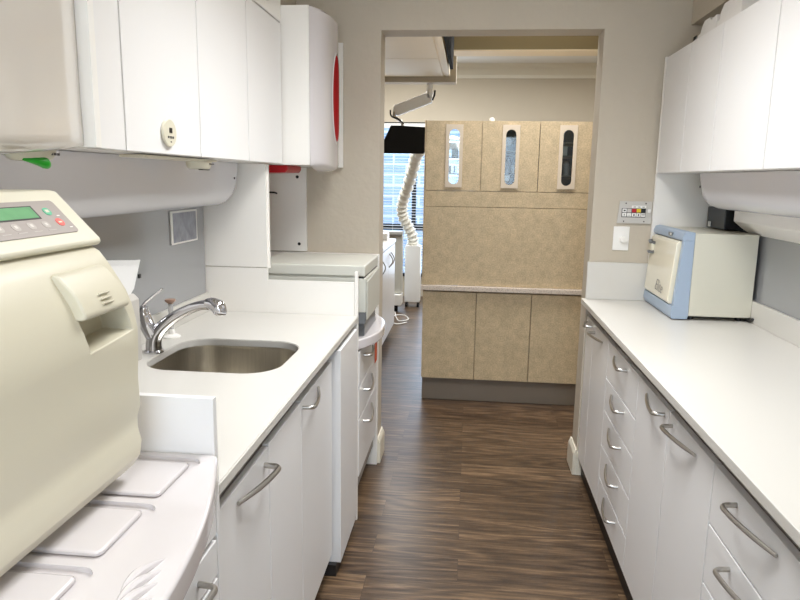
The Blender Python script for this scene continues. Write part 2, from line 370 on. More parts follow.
gr = B(-8, 6, 8.46, 14, -0.3, -0.2).build('outdoor_ground', 'ceiling'); gr['kind'] = 'structure'

# ================================================================ HARDWARE
def handle(parent, X, s, z, y_flush, y_post, off=0.032, r=0.0052):
    """bow pull along Y: flush with the front at one end, bent back on a post at the other. s = side it stands out to."""
    d = 1 if y_post > y_flush else -1; L = abs(y_post-y_flush); pts = []; rs = []
    for k in range(13):
        t = k/12*0.86; pts.append((X+s*(0.004+off*0.97*math.sin(t/0.86*PI/2*0.92)), y_flush+d*L*t, z)); rs.append(r*(0.72+0.28*min(1, k/4)))
    for k in range(1, 7):
        a = PI/2*k/6; rc = min(0.016, L*0.14)
        pts.append((X+s*(off-rc*(1-math.cos(a))+0.003), y_flush+d*(L*0.86+rc*math.sin(a)), z)); rs.append(r)
    pts.append((X+s*0.0005, pts[-1][1]+d*0.002, z)); rs.append(r)
    MB().tube(pts, rs, 10, flat=1.15).build('handle', 'nickel', parent, 'satin nickel bow handle')
G = 0.0024
def front(parent, kind, X, s, y0, y1, z0, z1, m='door', th=0.018):
    x0, x1 = (X, X-s*th)
    return B(min(x0, x1), max(x0, x1), y0+G, y1-G, z0+G, z1-G, 0.0022, 2).build(kind, m, parent)

# ================================================================ RIGHT BASE RUN
RX = 0.5836; RB = 1.178
def base_unit(y0, y1, label, X=RX, xb=RB, s=-1, cat='cabinet', group='white base cabinets in the right run', kx=0.0125, z1=0.8825):
    t = thing('base_cabinet', ((X+xb)/2, (y0+y1)/2, 0), label, cat, group)
    xf = X - s*0.0205
    B(min(xf, xb), max(xf, xb), y0+0.0005, y1-0.0005, 0.1, z1).build('carcass', 'carcass', t)
    xk = X - s*(kx+0.01)
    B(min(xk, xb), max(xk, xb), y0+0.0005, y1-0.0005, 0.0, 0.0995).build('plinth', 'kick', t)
    xs = X - s*0.016
    return t
ZT = 0.8335
t = base_unit(2.72, 3.24, 'white two-door base cabinet at the doorway end of the right counter')
d = front(t, 'door', RX, -1, 3.057, 3.236, 0.1, ZT); handle(d, RX, -1, 0.806, 3.205, 3.09)
d = front(t, 'door', RX, -1, 2.72, 3.057, 0.1, ZT); handle(d, RX, -1, 0.795, 2.83, 3.025)
t = base_unit(2.222, 2.72, 'white base cabinet with bank of five drawers in the right run')
for a, b in ((0.674, ZT), (0.536, 0.674), (0.383, 0.536), (0.238, 0.383), (0.1, 0.238)):
    d = front(t, 'drawer', RX, -1, 2.222, 2.72, a, b); handle(d, RX, -1, b-0.034, 2.585, 2.375)
t = base_unit(1.515, 2.222, 'white two-door base cabinet beside the bank of five drawers')
d = front(t, 'door', RX, -1, 1.872, 2.222, 0.1, ZT); handle(d, RX, -1, 0.806, 2.10, 1.90)
d = front(t, 'door', RX, -1, 1.515, 1.872, 0.1, ZT); handle(d, RX, -1, 0.801, 1.63, 1.845)
t = base_unit(0.70, 1.515, 'white base cabinet with wide drawers at the near end of the right run')
for a, b in ((0.684, ZT), (0.533, 0.684), (0.32, 0.533), (0.1, 0.32)):
    d = front(t, 'drawer', RX, -1, 0.90, 1.515, a, b); handle(d, RX, -1, b-0.034, 1.18, 1.385)
t = thing('countertop', (0.87, 1.7, 0.885), 'long white solid-surface countertop on the right base cabinets', 'countertop')
B(0.553, RB, 0.2, 3.258, 0.8855, 0.9105, 0.003).build('slab', 'counter', t)
B(0.575, 0.582, 0.2, 3.256, 0.880, 0.8852).build('recess_shade_strip', 'gap', t)  # black strip painting the shade in the recess under the slab
B(RB-0.02, RB-0.0065, 0.2, 3.238, 0.9108, 1.0, 0.002).build('backsplash', 'counter', t)
B(0.571, RB-0.007, 3.239, 3.258, 0.9108, 1.09, 0.002).build('end_splash', 'counter', t)

# ================================================================ RIGHT WALL CABINETS
UX = 0.85
def wall_unit(y0, y1, seams, label, X, xb, s, z0, z1, group):
    t = thing('wall_cabinet', ((X+xb)/2, (y0+y1)/2, z0), label, 'cabinet', group)
    xf = X - s*0.0195
    B(min(xf, xb), max(xf, xb), y0+0.0005, y1-0.0005, z0, z1).build('carcass', 'edge', t)
    ys = [y0]+seams+[y1]; ds = [front(t, 'door', X, s, a, b, z0-0.001, z1) for a, b in zip(ys, ys[1:])]
    return t, ds
GR = 'white wall cabinets over the right counter'
t, ds = wall_unit(2.53, 3.218, [2.873], 'white two-door wall cabinet nearest the doorway wall, above the towel warmer', UX, RB, -1, 1.511, 2.02, GR)
B(UX-0.002, RB, 3.219, 3.235, 1.505, 2.023, 0.001).build('end_stile', 'edge', t)
t, ds = wall_unit(1.64, 2.529, [2.087], 'white two-door wall cabinet in the upper right corner of view', UX, RB, -1, 1.511, 2.02, GR)
t = thing('support_panel', (1.0, 3.24, 1.09), 'white end panel between right counter splash and wall cabinet', 'panel')
B(0.853, RB, 3.238, 3.258, 1.092, 1.509, 0.001).build('panel', 'edge', t)

def duct(y0, y1, xw, xf, s, z0, z1, label):
    t = thing('duct_cover', ((xw+xf)/2, (y0+y1)/2, z0), label, 'duct cover', None)
    # rounded far lower corner in elevation, bellied bottom in section
    def fn(u, v):
        y = y0+(y1-y0)*u
        # section parameter v: from top front down, round, to the wall
        h = z1-z0; rr = 0.075
        yc = y1-y; zl = z0
        if yc < 0.07: zl = z0 + 0.07 - math.sqrt(max(0, 0.07**2-(0.07-yc)**2))
        p = v*2
        if p < 1: x = xf; z = z1+(zl+rr-z1)*p if z1 > zl+rr else z1
        else:
            a = (p-1)*PI/2; x = xf - s*(rr*(1-math.cos(a))); z = zl+rr-rr*math.sin(a)
        z = min(z, z1)
        return Vector((x, y, z))
    m = MB().grid(fn, 60, 20); g = m
    # bottom and end closures
    def fb(u, v):
        y = y0+(y1-y0)*u; yc = y1-y; zl = z0
        if yc < 0.07: zl = z0 + 0.07 - math.sqrt(max(0, 0.07**2-(0.07-yc)**2))
        return Vector((xf-s*0.075+(xw-(xf-s*0.075))*v, y, min(zl, z1)))
    m.grid(fb, 60, 2)
    m.box(min(xw, xf-s*0.06), max(xw, xf-s*0.06), y1-0.012, y1-0.001, z0+0.075, z1)
    m.build('cover', 'duct', t)
    return t
t = duct(1.155, 2.615, LW+0.008, -0.925, 1, 1.355, 1.5195, 'long glossy grey duct cover under the left wall cabinets')
MB().lathe([(0.0001, 0.004), (0.004, 0.003), (0.005, 0)], (-0.9245, 2.57, 1.46), 'X', 12).build('screw', 'ink', t)
t = duct(0.3, 2.885, RB-0.008, 0.932, -1, 1.368, 1.509, 'long glossy grey duct cover under the right wall cabinets')
MB().lathe([(0.0001, -0.004), (0.004, -0.003), (0.005, 0)], (0.9315, 2.86, 1.455), 'X', 12).build('screw', 'ink', t)
o = MB().prism([(1.172, 1.262), (1.172, 1.364), (1.10, 1.364), (1.10, 1.315), (1.13, 1.29)], 'Y', 0.4, 2.93, 0.003).build('wall_rail', 'edge')
tag(o, 'white wall rail below the right duct cover, behind the towel warmer', 'rail')
t = thing('power_adapter', (1.14, 3.1, 1.2), 'black box mounted on right wall above the back of the towel warmer', 'adapter')
B(1.09, 1.172, 3.0, 3.215, 1.2725, 1.366, 0.004).build('housing', 'black', t)
B(1.082, 1.0895, 3.155, 3.18, 1.276, 1.30, 0.003).build('switch', 'white', t)

# foam packing blocks on the right wall cabinet
FG = 'foam packing blocks on top of the right wall cabinet'
for i, (y0, y1, zt, lab) in enumerate(((2.945, 3.03, 2.052, 'low white foam block nearest the doorway on top of right wall cabinet'),
        (2.74, 2.94, 2.098, 'stepped white foam block, middle one on top of right wall cabinet'),
        (2.50, 2.735, 2.112, 'tall white foam block furthest from the doorway on top of right wall cabinet'))):
    z0 = 2.0215
    pts = [(y1, z0), (y1, z0+(zt-z0)*0.45), (y1-0.03, z0+(zt-z0)*0.5), (y1-0.04, zt-0.02), (y1-0.07, zt), ((y0+y1)/2-0.02, zt), ((y0+y1)/2-0.04, zt-0.012), (y0, zt-0.006), (y0, z0)]
    o = MB().prism(pts, 'X', 0.89, 0.953, 0.006).build('foam_block', 'foam'); tag(o, lab, 'packing foam', FG)

# ================================================================ TOWEL WARMER
t = thing('towel_warmer', (1.01, 3.02, 0.911), 'cream and blue hot towel cabinet standing on the right counter', 'towel warmer')
Y0, Y1 = 2.797, 3.262-0.03
Y1 = 3.235
B(0.911, 1.158, Y0+0.002, Y1, 0.928, 1.268, 0.003).build('body', 'bodycream', t)
# blue front surround
def warm_ring():
    m = MB()
    xo, xi = 0.862, 0.9105
    m.prism([(xi, 0.925), (xi, 0.968), (0.842, 0.968), (0.838, 0.935), (0.846, 0.915), (0.905, 0.915)], 'Y', Y0, Y1, 0.002)
    m.prism([(xi, 1.272), (xi, 1.238), (0.862, 1.238), (0.860, 1.25), (0.868, 1.27), (0.885, 1.276)], 'Y', Y0, Y1, 0.002)
    m.prism([(xi, 0.93), (xi, 1.27), (0.887, 1.27), (0.870, 1.262), (0.845, 0.935)], 'Y', Y0+0.0012, Y0+0.028, 0.002)
    m.prism([(xi, 0.93), (xi, 1.27), (0.887, 1.27), (0.870, 1.262), (0.845, 0.935)], 'Y', Y1-0.022, Y1-0.0012, 0.002)
    return m
warm_ring().build('surround', 'blue', t)
B(0.885, 0.910, Y0+0.028, Y1-0.022, 0.967, 1.239).build('gasket', 'black', t)
dp = MB().prism([(0.8845, 0.972), (0.8845, 1.236), (0.862, 1.234), (0.850, 1.222), (0.833, 0.985), (0.839, 0.972)], 'Y', Y0+0.036, Y1-0.024, 0.004, 3).build('door', 'creamdoor', t)
MB().tube([(0.852, 3.20, 1.205), (0.836, 3.19, 1.203), (0.832, 3.165, 1.200), (0.848, 3.14, 1.198)], 0.007, 10).tube([(0.849, 3.20, 1.155), (0.834, 3.19, 1.155), (0.830, 3.165, 1.155), (0.845, 3.14, 1.157)], 0.007, 10).build('catch', 'darkgrey', dp, 'dark grey catch')
B(0.834, 0.8485, 3.145, 3.20, 1.161, 1.196, 0.004).build('catch_plate', 'ivory2', dp)
MB().prism(rrect(2.93, 2.985, 1.247, 1.262, 0.007), 'X', 0.857, 0.87, 0.001).build('switch', 'darkgrey', t)
B(0.8555, 0.8568, 2.937, 2.957, 1.250, 1.259, 0.001).build('rocker', 'white', t)
for x, y in ((0.93, 2.83), (1.12, 2.83), (0.93, 3.2), (1.12, 3.2)): MB().lathe([(0.012, 0), (0.014, 0.017)], (x, y, 0.9108), 'Z', 14).build('foot', 'black', t)
cu = bpy.data.curves.new('lettering', 'FONT'); cu.body = 'Elite'; cu.size = 0.074; cu.shear = 0.45; cu.extrude = 0.0004; cu.offset = -0.0012
lo = bpy.data.objects.new('lettering', cu); COL.objects.link(lo)
lo.matrix_world = Matrix(((0, 0.0717, -1, 0.8330), (-1, 0, 0, 3.04), (0, 1, 0, 1.003), (0, 0, 0, 1)))
bpy.context.view_layer.update()
me = bpy.data.meshes.new_from_object(lo.evaluated_get(bpy.context.evaluated_depsgraph_get())); me.transform(lo.matrix_world); bpy.data.objects.remove(lo)
mb = MB(); mb.bm.from_mesh(me); mb.build('lettering', 'inklight', dp, smooth=False)
MB().tube([(1.150, 2.86, 0.921), (1.155, 2.80, 0.921), (1.152, 2.765, 0.93)], [0.010, 0.010, 0.006], 10).build('plug', 'black', t)
MB().tube([(1.155, 2.87, 0.918), (1.153, 2.92, 0.916), (1.154, 3.1, 0.915), (1.150, 3.2, 0.915)], 0.0035, 8).build('cable', 'black', t)

# ================================================================ WALL PLATES
t = thing('control_plate', (0.776, FY, 1.33), 'grey wall plate with red, yellow and black keys beside the doorway', 'control plate')
Yp = FY-0.008
MB().prism([(0.694, 1.277), (0.850, 1.277), (0.850, 1.381), (0.703, 1.381)], 'Y', Yp, FY-0.001, 0.001).build('plate', 'plate', t)
def key(x0, x1, z0, z1, m, par, nm='key'): return B(x0, x1, Yp-0.004, Yp-0.0004, z0, z1, 0.001).build(nm, m, par)
B(0.713, 0.823, Yp-0.0015, Yp-0.0001, 1.306, 1.348).build('key_bed', 'ink', t)
xs = [0.716, 0.738, 0.760, 0.781, 0.802]
cols = ['white', 'plate', 'redplastic', 'yellow', 'black']
for x, c_ in zip(xs, cols): key(x, x+0.019, 1.329, 1.346, c_, t)
for x in xs: key(x, x+0.019, 1.309, 1.326, 'white', t)
B(0.758, 0.824, Yp-0.0014, Yp-0.0001, 1.349, 1.361).build('legend_strip', 'white', t)
for x in (0.766, 0.787, 0.806): B(x, x+0.010, Yp-0.0018, Yp-0.0014, 1.353, 1.356).build('legend', 'ink', t)
for a in ((0.721, 0.730, 1.334, 1.341), (0.7235, 0.7265, 1.313, 1.322), (0.743, 0.752, 1.315, 1.3165), (0.767, 0.772, 1.312, 1.322), (0.788, 0.793, 1.312, 1.322), (0.804, 0.819, 1.317, 1.320)):
    B(a[0], a[1], Yp-0.0046, Yp-0.004, a[2], a[3]).build('key_symbol', 'ink', t)
B(0.832, 0.845, Yp-0.006, Yp-0.0004, 1.328, 1.346, 0.002).build('switch', 'white', t, 'small white rocker')
for x, z in ((0.731, 1.371), (0.822, 1.371), (0.725, 1.287), (0.818, 1.287)):
    MB().lathe([(0.0001, -0.002), (0.003, -0.0018), (0.0035, 0)], (x, Yp, z), 'Y', 10).build('screw', 'ink', t)
t = thing('dimmer_switch', (0.723, FY, 1.21), 'white dimmer switch with round knob beside the doorway, above the right splash', 'dimmer switch')
B(0.683, 0.757, FY-0.007, FY-0.001, 1.148, 1.262, 0.003).build('plate', 'white', t)
MB().lathe([(0.0001, -0.018), (0.011, -0.018), (0.014, -0.016), (0.016, 0)], (0.728, FY-0.007, 1.2), 'Y', 24).build('knob', 'white', t)

# ================================================================ LEFT SINK COUNTER
LX = -0.463; LB = LW+0.002
GL = 'white base cabinets in the left run'
def base_left(y0, y1, label, X=LX): return base_unit(y0, y1, label, X, LB, 1, 'cabinet', GL)
t = base_unit(1.112, 1.472, 'white single-door base cabinet next to the glossy tray, left run', LX, LB, 1, 'cabinet', GL, 0.03)
d = front(t, 'door', LX, 1, 1.13, 1.472, 0.1, 0.832); handle(d, LX, 1, 0.797, 1.245, 1.446, 0.036, 0.0062)
t = base_unit(1.473, 2.215, 'white two-door base cabinet under the sink', LX, LB, 1, 'cabinet', GL, 0.03, z1=0.66)
front(t, 'door', LX, 1, 1.473, 1.784, 0.1, 0.836); d = front(t, 'door', LX, 1, 1.784, 2.215, 0.1, 0.838); handle(d, LX, 1, 0.812, 1.99, 1.79)
B(LX-0.05, LX-0.0205, 1.474, 2.214, 0.66, 0.8825).build('rail', 'carcass', t)
t = thing('filler_panel', (-0.45, 2.4, 0.04), 'white floor-length cabinet panel standing proud at the doorway end of the sink run', 'panel')
B(-0.56, -0.437, 2.245, 2.60, 0.046, 0.8665, 0.002).build('panel', 'door', t)
B(-0.56, -0.452, 2.225, 2.598, 0.0, 0.0455).build('plinth', 'kick', t)

# sink opening in the slab
SX0, SX1, SY0, SY1 = -0.962, -0.547, 1.785, 2.175
t = thing('countertop', (-0.77, 1.87, 0.885), 'white solid-surface countertop holding the sink on the left', 'countertop')
def slab_with_hole():
    b = bmesh.new()
    x0, x1, y0, y1 = LB, -0.442, 1.106, 2.644
    hole = rrect(SX0, SX1, SY0, SY1, 0.105, 10)
    outer = []
    cx, cy_ = (SX0+SX1)/2, (SY0+SY1)/2
    ev = []
    for (ox, oy) in ((x0, y0), (x1, y0), (x1, y1), (x0, y1)): ev.append(b.verts.new((ox, oy, 0.9105)))
    hv = [b.verts.new((px, py, 0.9105)) for px, py in hole]
    es = [b.edges.new((ev[i], ev[(i+1) % 4])) for i in range(4)] + [b.edges.new((hv[i], hv[(i+1) % len(hv)])) for i in range(len(hv))]
    bmesh.ops.triangle_fill(b, use_beauty=True, use_dissolve=False, edges=es)
    bad = [f for f in b.faces if SX0+0.03 < f.calc_center_median().x < SX1-0.03 and SY0+0.03 < f.calc_center_median().y < SY1-0.03 and all(v in hv for v in f.verts)]
    if bad: bmesh.ops.delete(b, geom=bad, context='FACES_ONLY')
    r = bmesh.ops.extrude_face_region(b, geom=b.faces[:])
    bmesh.ops.translate(b, verts=[v for v in r['geom'] if isinstance(v, bmesh.types.BMVert)], vec=(0, 0, -0.025))
    bmesh.ops.recalc_face_normals(b, faces=b.faces)
    es = [e for e in b.edges if len(e.link_faces) == 2 and e.calc_face_angle(0) > 1.2 and abs(e.verts[0].co.z-e.verts[1].co.z) < 1e-4]
    bmesh.ops.bevel(b, geom=es, offset=0.0025, segments=2, affect='EDGES')
    return b
m = MB(); m._merge(slab_with_hole()); m.build('slab', 'counter', t)
B(LB+0.0045, LB+0.018, 1.11, 2.643, 0.9108, 0.99, 0.002).build('backsplash', 'counter', t)
B(-0.475, -0.455, 1.12, 2.6, 0.876, 0.8852).build('recess_shade_strip', 'gap', t)  # black strip painting the recess shade below the slab edge
t = thing('sink', (-0.75, 1.96, 0.70), 'stainless steel undermount sink bowl set in the left countertop', 'sink')
def bowl(off, zt, zb, r):
    b = bmesh.new(); secs = []
    prof = [(0.012, zt), (-0.004, zt), (-0.006, zt-0.01), (0.0, zb+0.05), (0.006, zb+0.025), (0.02, zb+0.008), (0.04, zb), (0.12, zb-0.004)]
    for k, (ins, z) in enumerate(prof):
        i = ins
        if k == 0: i = -0.02
        pts = rrect(SX0+i, SX1-i, SY0+i, SY1-i, max(0.02, 0.105-i*0.6), 10)
        secs.append([b.verts.new((p[0], p[1], z)) for p in pts])
    n = len(secs[0])
    for a, c2 in zip(secs, secs[1:]):
        for k in range(n): b.faces.new((a[k], a[(k+1) % n], c2[(k+1) % n], c2[k]))
    b.faces.new(secs[-1]); bmesh.ops.recalc_face_normals(b, faces=b.faces)
    return b
m = MB(); m._merge(bowl(0, 0.885, 0.70, 0)); m.build('bowl', 'steel', t)
MB().lathe([(0.0001, 0.002), (0.03, 0.002), (0.042, 0.004), (0.045, 0)], (-0.75, 1.96, 0.697), 'Z', 28).build('drain', 'chrome', t)

# faucet
t = thing('faucet', (-0.99, 1.97, 0.911), 'chrome single-lever pull-out faucet standing behind the sink', 'faucet')
def smooth_path(P, n=8):
    P = [Vector(p) for p in P]; out = []
    for i in range(len(P)-1):
        p0, p1, p2, p3 = P[max(i-1, 0)], P[i], P[i+1], P[min(i+2, len(P)-1)]
        for k in range(n):
            u = k/n; out.append(0.5*((2*p1)+(-p0+p2)*u+(2*p0-5*p1+4*p2-p3)*u*u+(-p0+3*p1-3*p2+p3)*u**3))
    out.append(P[-1]); return out
def radii(path, rs):
    n = len(path)-1; out = []
    for i in range(n+1):
        f = i/n*(len(rs)-1); k = min(int(f), len(rs)-2); out.append(rs[k]+(rs[k+1]-rs[k])*(f-k))
    return out
fx, fy = -0.99, 1.97
MB().lathe([(0.031, 0), (0.031, 0.005), (0.027, 0.009)], (fx, fy, 0.9108), 'Z').build('base_ring', 'chrome', t)
pth = smooth_path([(fx, fy, 0.918), (fx+0.004, fy, 0.955), (fx+0.028, fy, 0.99), (fx+0.075, fy-0.002, 1.028), (fx+0.125, fy-0.006, 1.055), (fx+0.165, fy-0.01, 1.07), (fx+0.19, fy-0.012, 1.073)])
MB().tube(pth, radii(pth, [0.026, 0.024, 0.021, 0.018, 0.016, 0.015, 0.016]), 20).build('spout', 'chrome', t)
pth = smooth_path([(fx+0.183, fy-0.011, 1.076), (fx+0.205, fy-0.013, 1.076), (fx+0.222, fy-0.014, 1.068), (fx+0.23, fy-0.015, 1.052), (fx+0.231, fy-0.015, 1.044)])
MB().tube(pth, radii(pth, [0.015, 0.021, 0.024, 0.022, 0.016]), 20).build('spray_head', 'chrome', t)
pth = smooth_path([(fx+0.0, fy-0.004, 0.965), (fx-0.012, fy-0.01, 1.00), (fx-0.022, fy-0.012, 1.035), (fx-0.018, fy-0.012, 1.06)])
MB().tube(pth, radii(pth, [0.022, 0.024, 0.022, 0.012]), 18).build('valve_body', 'chrome', t)
pth = smooth_path([(fx-0.028, fy-0.012, 1.05), (fx-0.015, fy-0.012, 1.072), (fx+0.008, fy-0.010, 1.092), (fx+0.042, fy-0.008, 1.118)])
MB().tube(pth, radii(pth, [0.009, 0.008, 0.0055, 0.0045]), 12, flat=0.7).build('lever', 'chrome', t)
t = thing('soap_dispenser', (-1.025, 2.17, 0.911), 'clear stemmed dispenser with tan cap and white flange beside the faucet', 'dispenser')
MB().lathe([(0.030, 0), (0.030, 0.004), (0.022, 0.009), (0.012, 0.012), (0.011, 0.03)], (-1.022, 2.17, 0.9108), 'Z').build('flange', 'white', t)
MB().lathe([(0.0085, 0.03), (0.0085, 0.118), (0.007, 0.12)], (-1.022, 2.17, 0.9108), 'Z').build('stem', 'clear', t)
MB().lathe([(0.007, 0.118), (0.018, 0.128), (0.018, 0.134), (0.0001, 0.136)], (-1.022, 2.17, 0.9108), 'Z').build('cap', 'brownplastic', t)

# side divider between the tray and the sink counter
t = thing('divider_panel', (-0.77, 1.097, 0.9), 'low white upright panel between glossy tray and sink counter', 'panel')
B(LB+0.004, -0.4425, 1.0885, 1.1045, 0.62, 1.079, 0.0015).build('panel', 'door', t)

# paper and holder behind the steriliser
t = thing('paper_holder', (-1.03, 1.75, 0.911), 'slim white holder with folded white papers between steriliser and faucet', 'paper holder')
MB().prism([(-1.06, 0.9112), (-0.985, 0.9112), (-0.985, 1.10), (-1.0, 1.115), (-1.06, 1.115)], 'Y', 1.62, 1.885, 0.003).build('box', 'plate', t)
for k, (dx, dy, top) in enumerate(((0.0, 0.0, 1.205), (0.02, -0.05, 1.196))):
    MB().prism([(1.70+dy, 1.10), (1.90+dy, 1.10), (1.935+dy, 1.12), (1.985+dy, top), (1.955+dy, top+0.002), (1.78+dy, top+0.022), (1.68+dy, top-0.01)], 'X', -1.03+dx, -1.026+dx, 0.001).build('paper', 'paper', t)
B(-1.024, -1.0175, 1.957, 1.967, 1.150, 1.162).build('clip', 'black', t)

# silvery framed plate on the grey splash
t = thing('thermostat_plate', (-1.08, 2.44, 1.27), 'small framed silvery plate on the grey left splash panel', 'wall plate')
B(LW+0.0065, LW+0.012, 2.325, 2.56, 1.215, 1.338, 0.002).build('frame', 'white', t)
B(LW+0.012, LW+0.0135, 2.34, 2.547, 1.222, 1.331, 0.0008).build('foil_face', 'foil', t, 'crinkled silvery face')

# ================================================================ LEFT WALL CABINETS
LUX = -0.79
GU = 'white wall cabinets over the left counter'
zb, zt_ = 1.521, 2.082
t, ds = wall_unit(1.152, 1.492, [], 'white narrow wall cabinet next to the big glossy hood, upper left', LUX, LB, 1, zb, zt_, GU)
t, ds = wall_unit(1.493, 2.358, [1.926], 'white two-door wall cabinet with oval control over the sink', LUX, LB, 1, zb, zt_, GU)
kp = MB()
def oval(y0, y1, z0, z1, n=28): return [((y0+y1)/2+(y1-y0)/2*math.cos(2*PI*k/n), (z0+z1)/2+(z1-z0)/2*math.sin(2*PI*k/n)) for k in range(n)]
kp.prism(oval(1.667, 1.742, 1.541, 1.611), 'X', LUX+0.0005, LUX+0.010, 0.003)
k = kp.build('control_button', 'ivory2', ds[0], 'small cream oval control with black display')
B(LUX+0.010, LUX+0.0112, 1.697, 1.713, 1.576, 1.589, 0.0).build('display', 'black', ds[0])
m = MB()
for y in (1.688, 1.701, 1.714): m.box(LUX+0.010, LUX+0.0112, y, y+0.007, 1.562, 1.568)
m.box(LUX+0.010, LUX+0.0112, 1.702, 1.708, 1.552, 1.555); m.build('button', 'ink', ds[0])
t, ds = wall_unit(2.359, 2.788, [], 'white single-door wall cabinet beside the red-windowed hood', LUX, LB, 1, zb, zt_, GU)
t = thing('cabinet_fascia', (-0.81, 2.0, 2.09), 'white fascia strip above the left wall cabinet doors', 'fascia')
B(-0.84, LUX, 1.155, 2.792, 2.086, 2.2, 0.001).build('board', 'edge', t)
MB().prism(oval(2.47, 2.62, 2.118, 2.146), 'X', LUX+0.0003, LUX+0.005, 0.001).build('vent_slot', 'darkgrey', t)

# under-cabinet dispensers
def dispenser(x, y0, y1, yn, z, label, green):
    t = thing('undercabinet_dispenser', (x, yn, z), label, 'dispenser')
    B(x-0.05, x+0.02, y0, y1, z-0.008, z-0.0006, 0.003).build('mounting_plate', 'ivory2', t)
    def fn(u, v):
        a = u*2*PI; r = 1-v*v*0.45
        return Vector((x-0.012+0.036*r*math.cos(a), yn+0.055*r*math.sin(a), z-0.008-0.024*math.sin(v*PI/2)))
    m = MB().grid(fn, 24, 6); m.build('housing', 'ivory2', t)
    m = MB()
    for k in range(4): m.box(x+0.0235, x+0.0245, yn-0.005+k*0.010, yn+0.001+k*0.010, z-0.017, z-0.013)
    m.build('mark', 'ink', t)
    if green:
        pth = smooth_path([(x-0.0, yn-0.045, z-0.030), (x+0.0, yn-0.015, z-0.031), (x+0.002, yn+0.012, z-0.037), (x+0.003, yn+0.022, z-0.047)])
        MB().tube(pth, radii(pth, [0.005, 0.012, 0.014, 0.010]), 14).build('nozzle', 'greenplastic', t, 'bright green nozzle')
    else:
        B(x-0.002, x+0.012, yn-0.03, yn+0.03, z-0.034, z-0.0315, 0.001).build('nozzle', 'black', t, 'black nozzle slot')
dispenser(-0.83, 1.62, 2.10, 2.03, 1.519, 'flat ivory dispenser under the wall cabinets over the sink', False)

# ================================================================ BOW-FRONT HOODS
def hood(y0, y1, xe, bulge, z0, z1, m_, label, red):
    t = thing('storage_hood', (-0.85, (y0+y1)/2, z0), label, 'storage hood')
    B(LB, xe, y0+0.001, y1, z0, z1, 0.001).build('carcass', 'edge', t)
    pw = 3.4 if red else 2.2
    def X(y): u = (y-y0)/(y1-y0); return xe+bulge*(1-abs(2*u-1)**pw)
    def fn(u, v):
        y = y0+(y1-y0)*u; k = 1-abs(2*u-1)**2.2
        zl = z0-0.028*k; h = z1-zl; x = X(y)+0.001
        # rolled lower and upper lips
        p = v
        if p < 0.12: a = (p/0.12)*PI/2; return Vector((xe+0.001+(x-xe)*math.sin(a)**0.7, y, zl+0.03*(1-math.cos(a))))
        if p > 0.94: a = ((1-p)/0.06)*PI/2; return Vector((xe+0.001+(x-xe)*math.sin(a)**0.7, y, z1-0.015*(1-math.cos(a))))
        q = (p-0.12)/0.82; return Vector((x, y, zl+0.03+(h-0.045)*q))
    MB().grid(fn, 40, 34).build('bow_front', m_, t)
    B(xe-0.2, -0.620 if red else -0.651, y1+0.001, y1+0.019, z0-0.002, 2.092 if red else z1-0.02, 0.001).build('end_panel', 'edge', t)
    if red:
        yc, zc, ry, rz = 3.05, 1.815, 0.085, 0.183
        def ring(u, v):
            a = u*2*PI; f = 1.0+v*0.10; y = yc+ry*f*math.cos(a); z = zc+rz*f*math.sin(a)
            return Vector((X(y)+0.0015+0.003*math.sin(v*PI), y, z))
        MB().grid(ring, 40, 6).build('window_rim', 'gloss', t)
        def disc(u, v):
            a = u*2*PI; y = yc+ry*1.02*v*math.cos(a); z = zc+rz*1.02*v*math.sin(a); return Vector((X(y)+0.003, y, z))
        MB().grid(disc, 40, 8).build('red_window', 'redglass', t, 'oval red acrylic window')
    return t
hood(2.795, 3.235, -0.675, 0.062, 1.519, 2.153, 'gloss', 'white bow-fronted hood with oval red window beside the doorway', True)
hood(0.25, 1.125, -0.675, 0.05, 1.516, 2.153, 'hood', 'big glossy bow-fronted hood above the beige steriliser', False)
t = thing('undercabinet_dispenser', (-0.66, 0.95, 1.5), 'ivory dispenser with bright green nozzle under the big glossy hood', 'dispenser')
x, yn, z = -0.703, 1.02, 1.5155
def fn(u, v):
    a = u*2*PI; r = 1-v*v*0.45
    return Vector((x+0.024*r*math.cos(a), yn+0.062*r*math.sin(a), z-0.028*math.sin(v*PI/2)))
MB().grid(fn, 28, 6).build('housing', 'ivory2', t)
pth = smooth_path([(x+0.012, yn-0.035, z-0.026), (x+0.016, yn-0.012, z-0.028), (x+0.018, yn+0.008, z-0.031), (x+0.016, yn+0.018, z-0.035)])
MB().tube(pth, radii(pth, [0.002, 0.006, 0.009, 0.006]), 14).build('nozzle', 'greenplastic', t, 'bright green nozzle')
m = MB()
for k in range(4): m.box(x+0.0185, x+0.0195, yn+0.016+k*0.009, yn+0.022+k*0.009, z-0.018, z-0.014)
m.build('mark', 'ink', t)

# ================================================================ FAR-LEFT STATION
t = thing('side_panel', (-0.95, 2.65, 0.91), 'tall white panel at the doorway end of the sink counter, with seam', 'panel')
B(LB, -0.822, 2.646, 2.662, 1.1, 1.519, 0.001).build('upper_panel', 'edge', t)
m = MB().box(LB, -0.822, 2.646, 2.662, 0.0, 1.097, 0.001).box(-0.822, -0.458, 2.646, 2.662, 0.0, 1.048, 0.001)
m.build('lower_panel', 'edge', t)
B(-0.4575, -0.443, 2.646, 2.662, 0.0, 1.093, 0.002).build('post', 'edge', t)
B(-0.83, -0.816, 2.6625, 2.676, 1.095, 1.519, 0.001).build('edge_strip', 'edge', t)
t = thing('end_panel', (-0.9, 3.245, 0.0), 'white panel against the doorway wall behind the grey appliance, with screw caps', 'panel')
B(-1.03, -0.803, 3.238, 3.258, 1.105, 1.5145, 0.001).build('upper_panel', 'edge', t)
B(LB, -0.438, 3.225, 3.258, 0.0, 1.1, 0.001).build('lower_panel', 'edge', t)
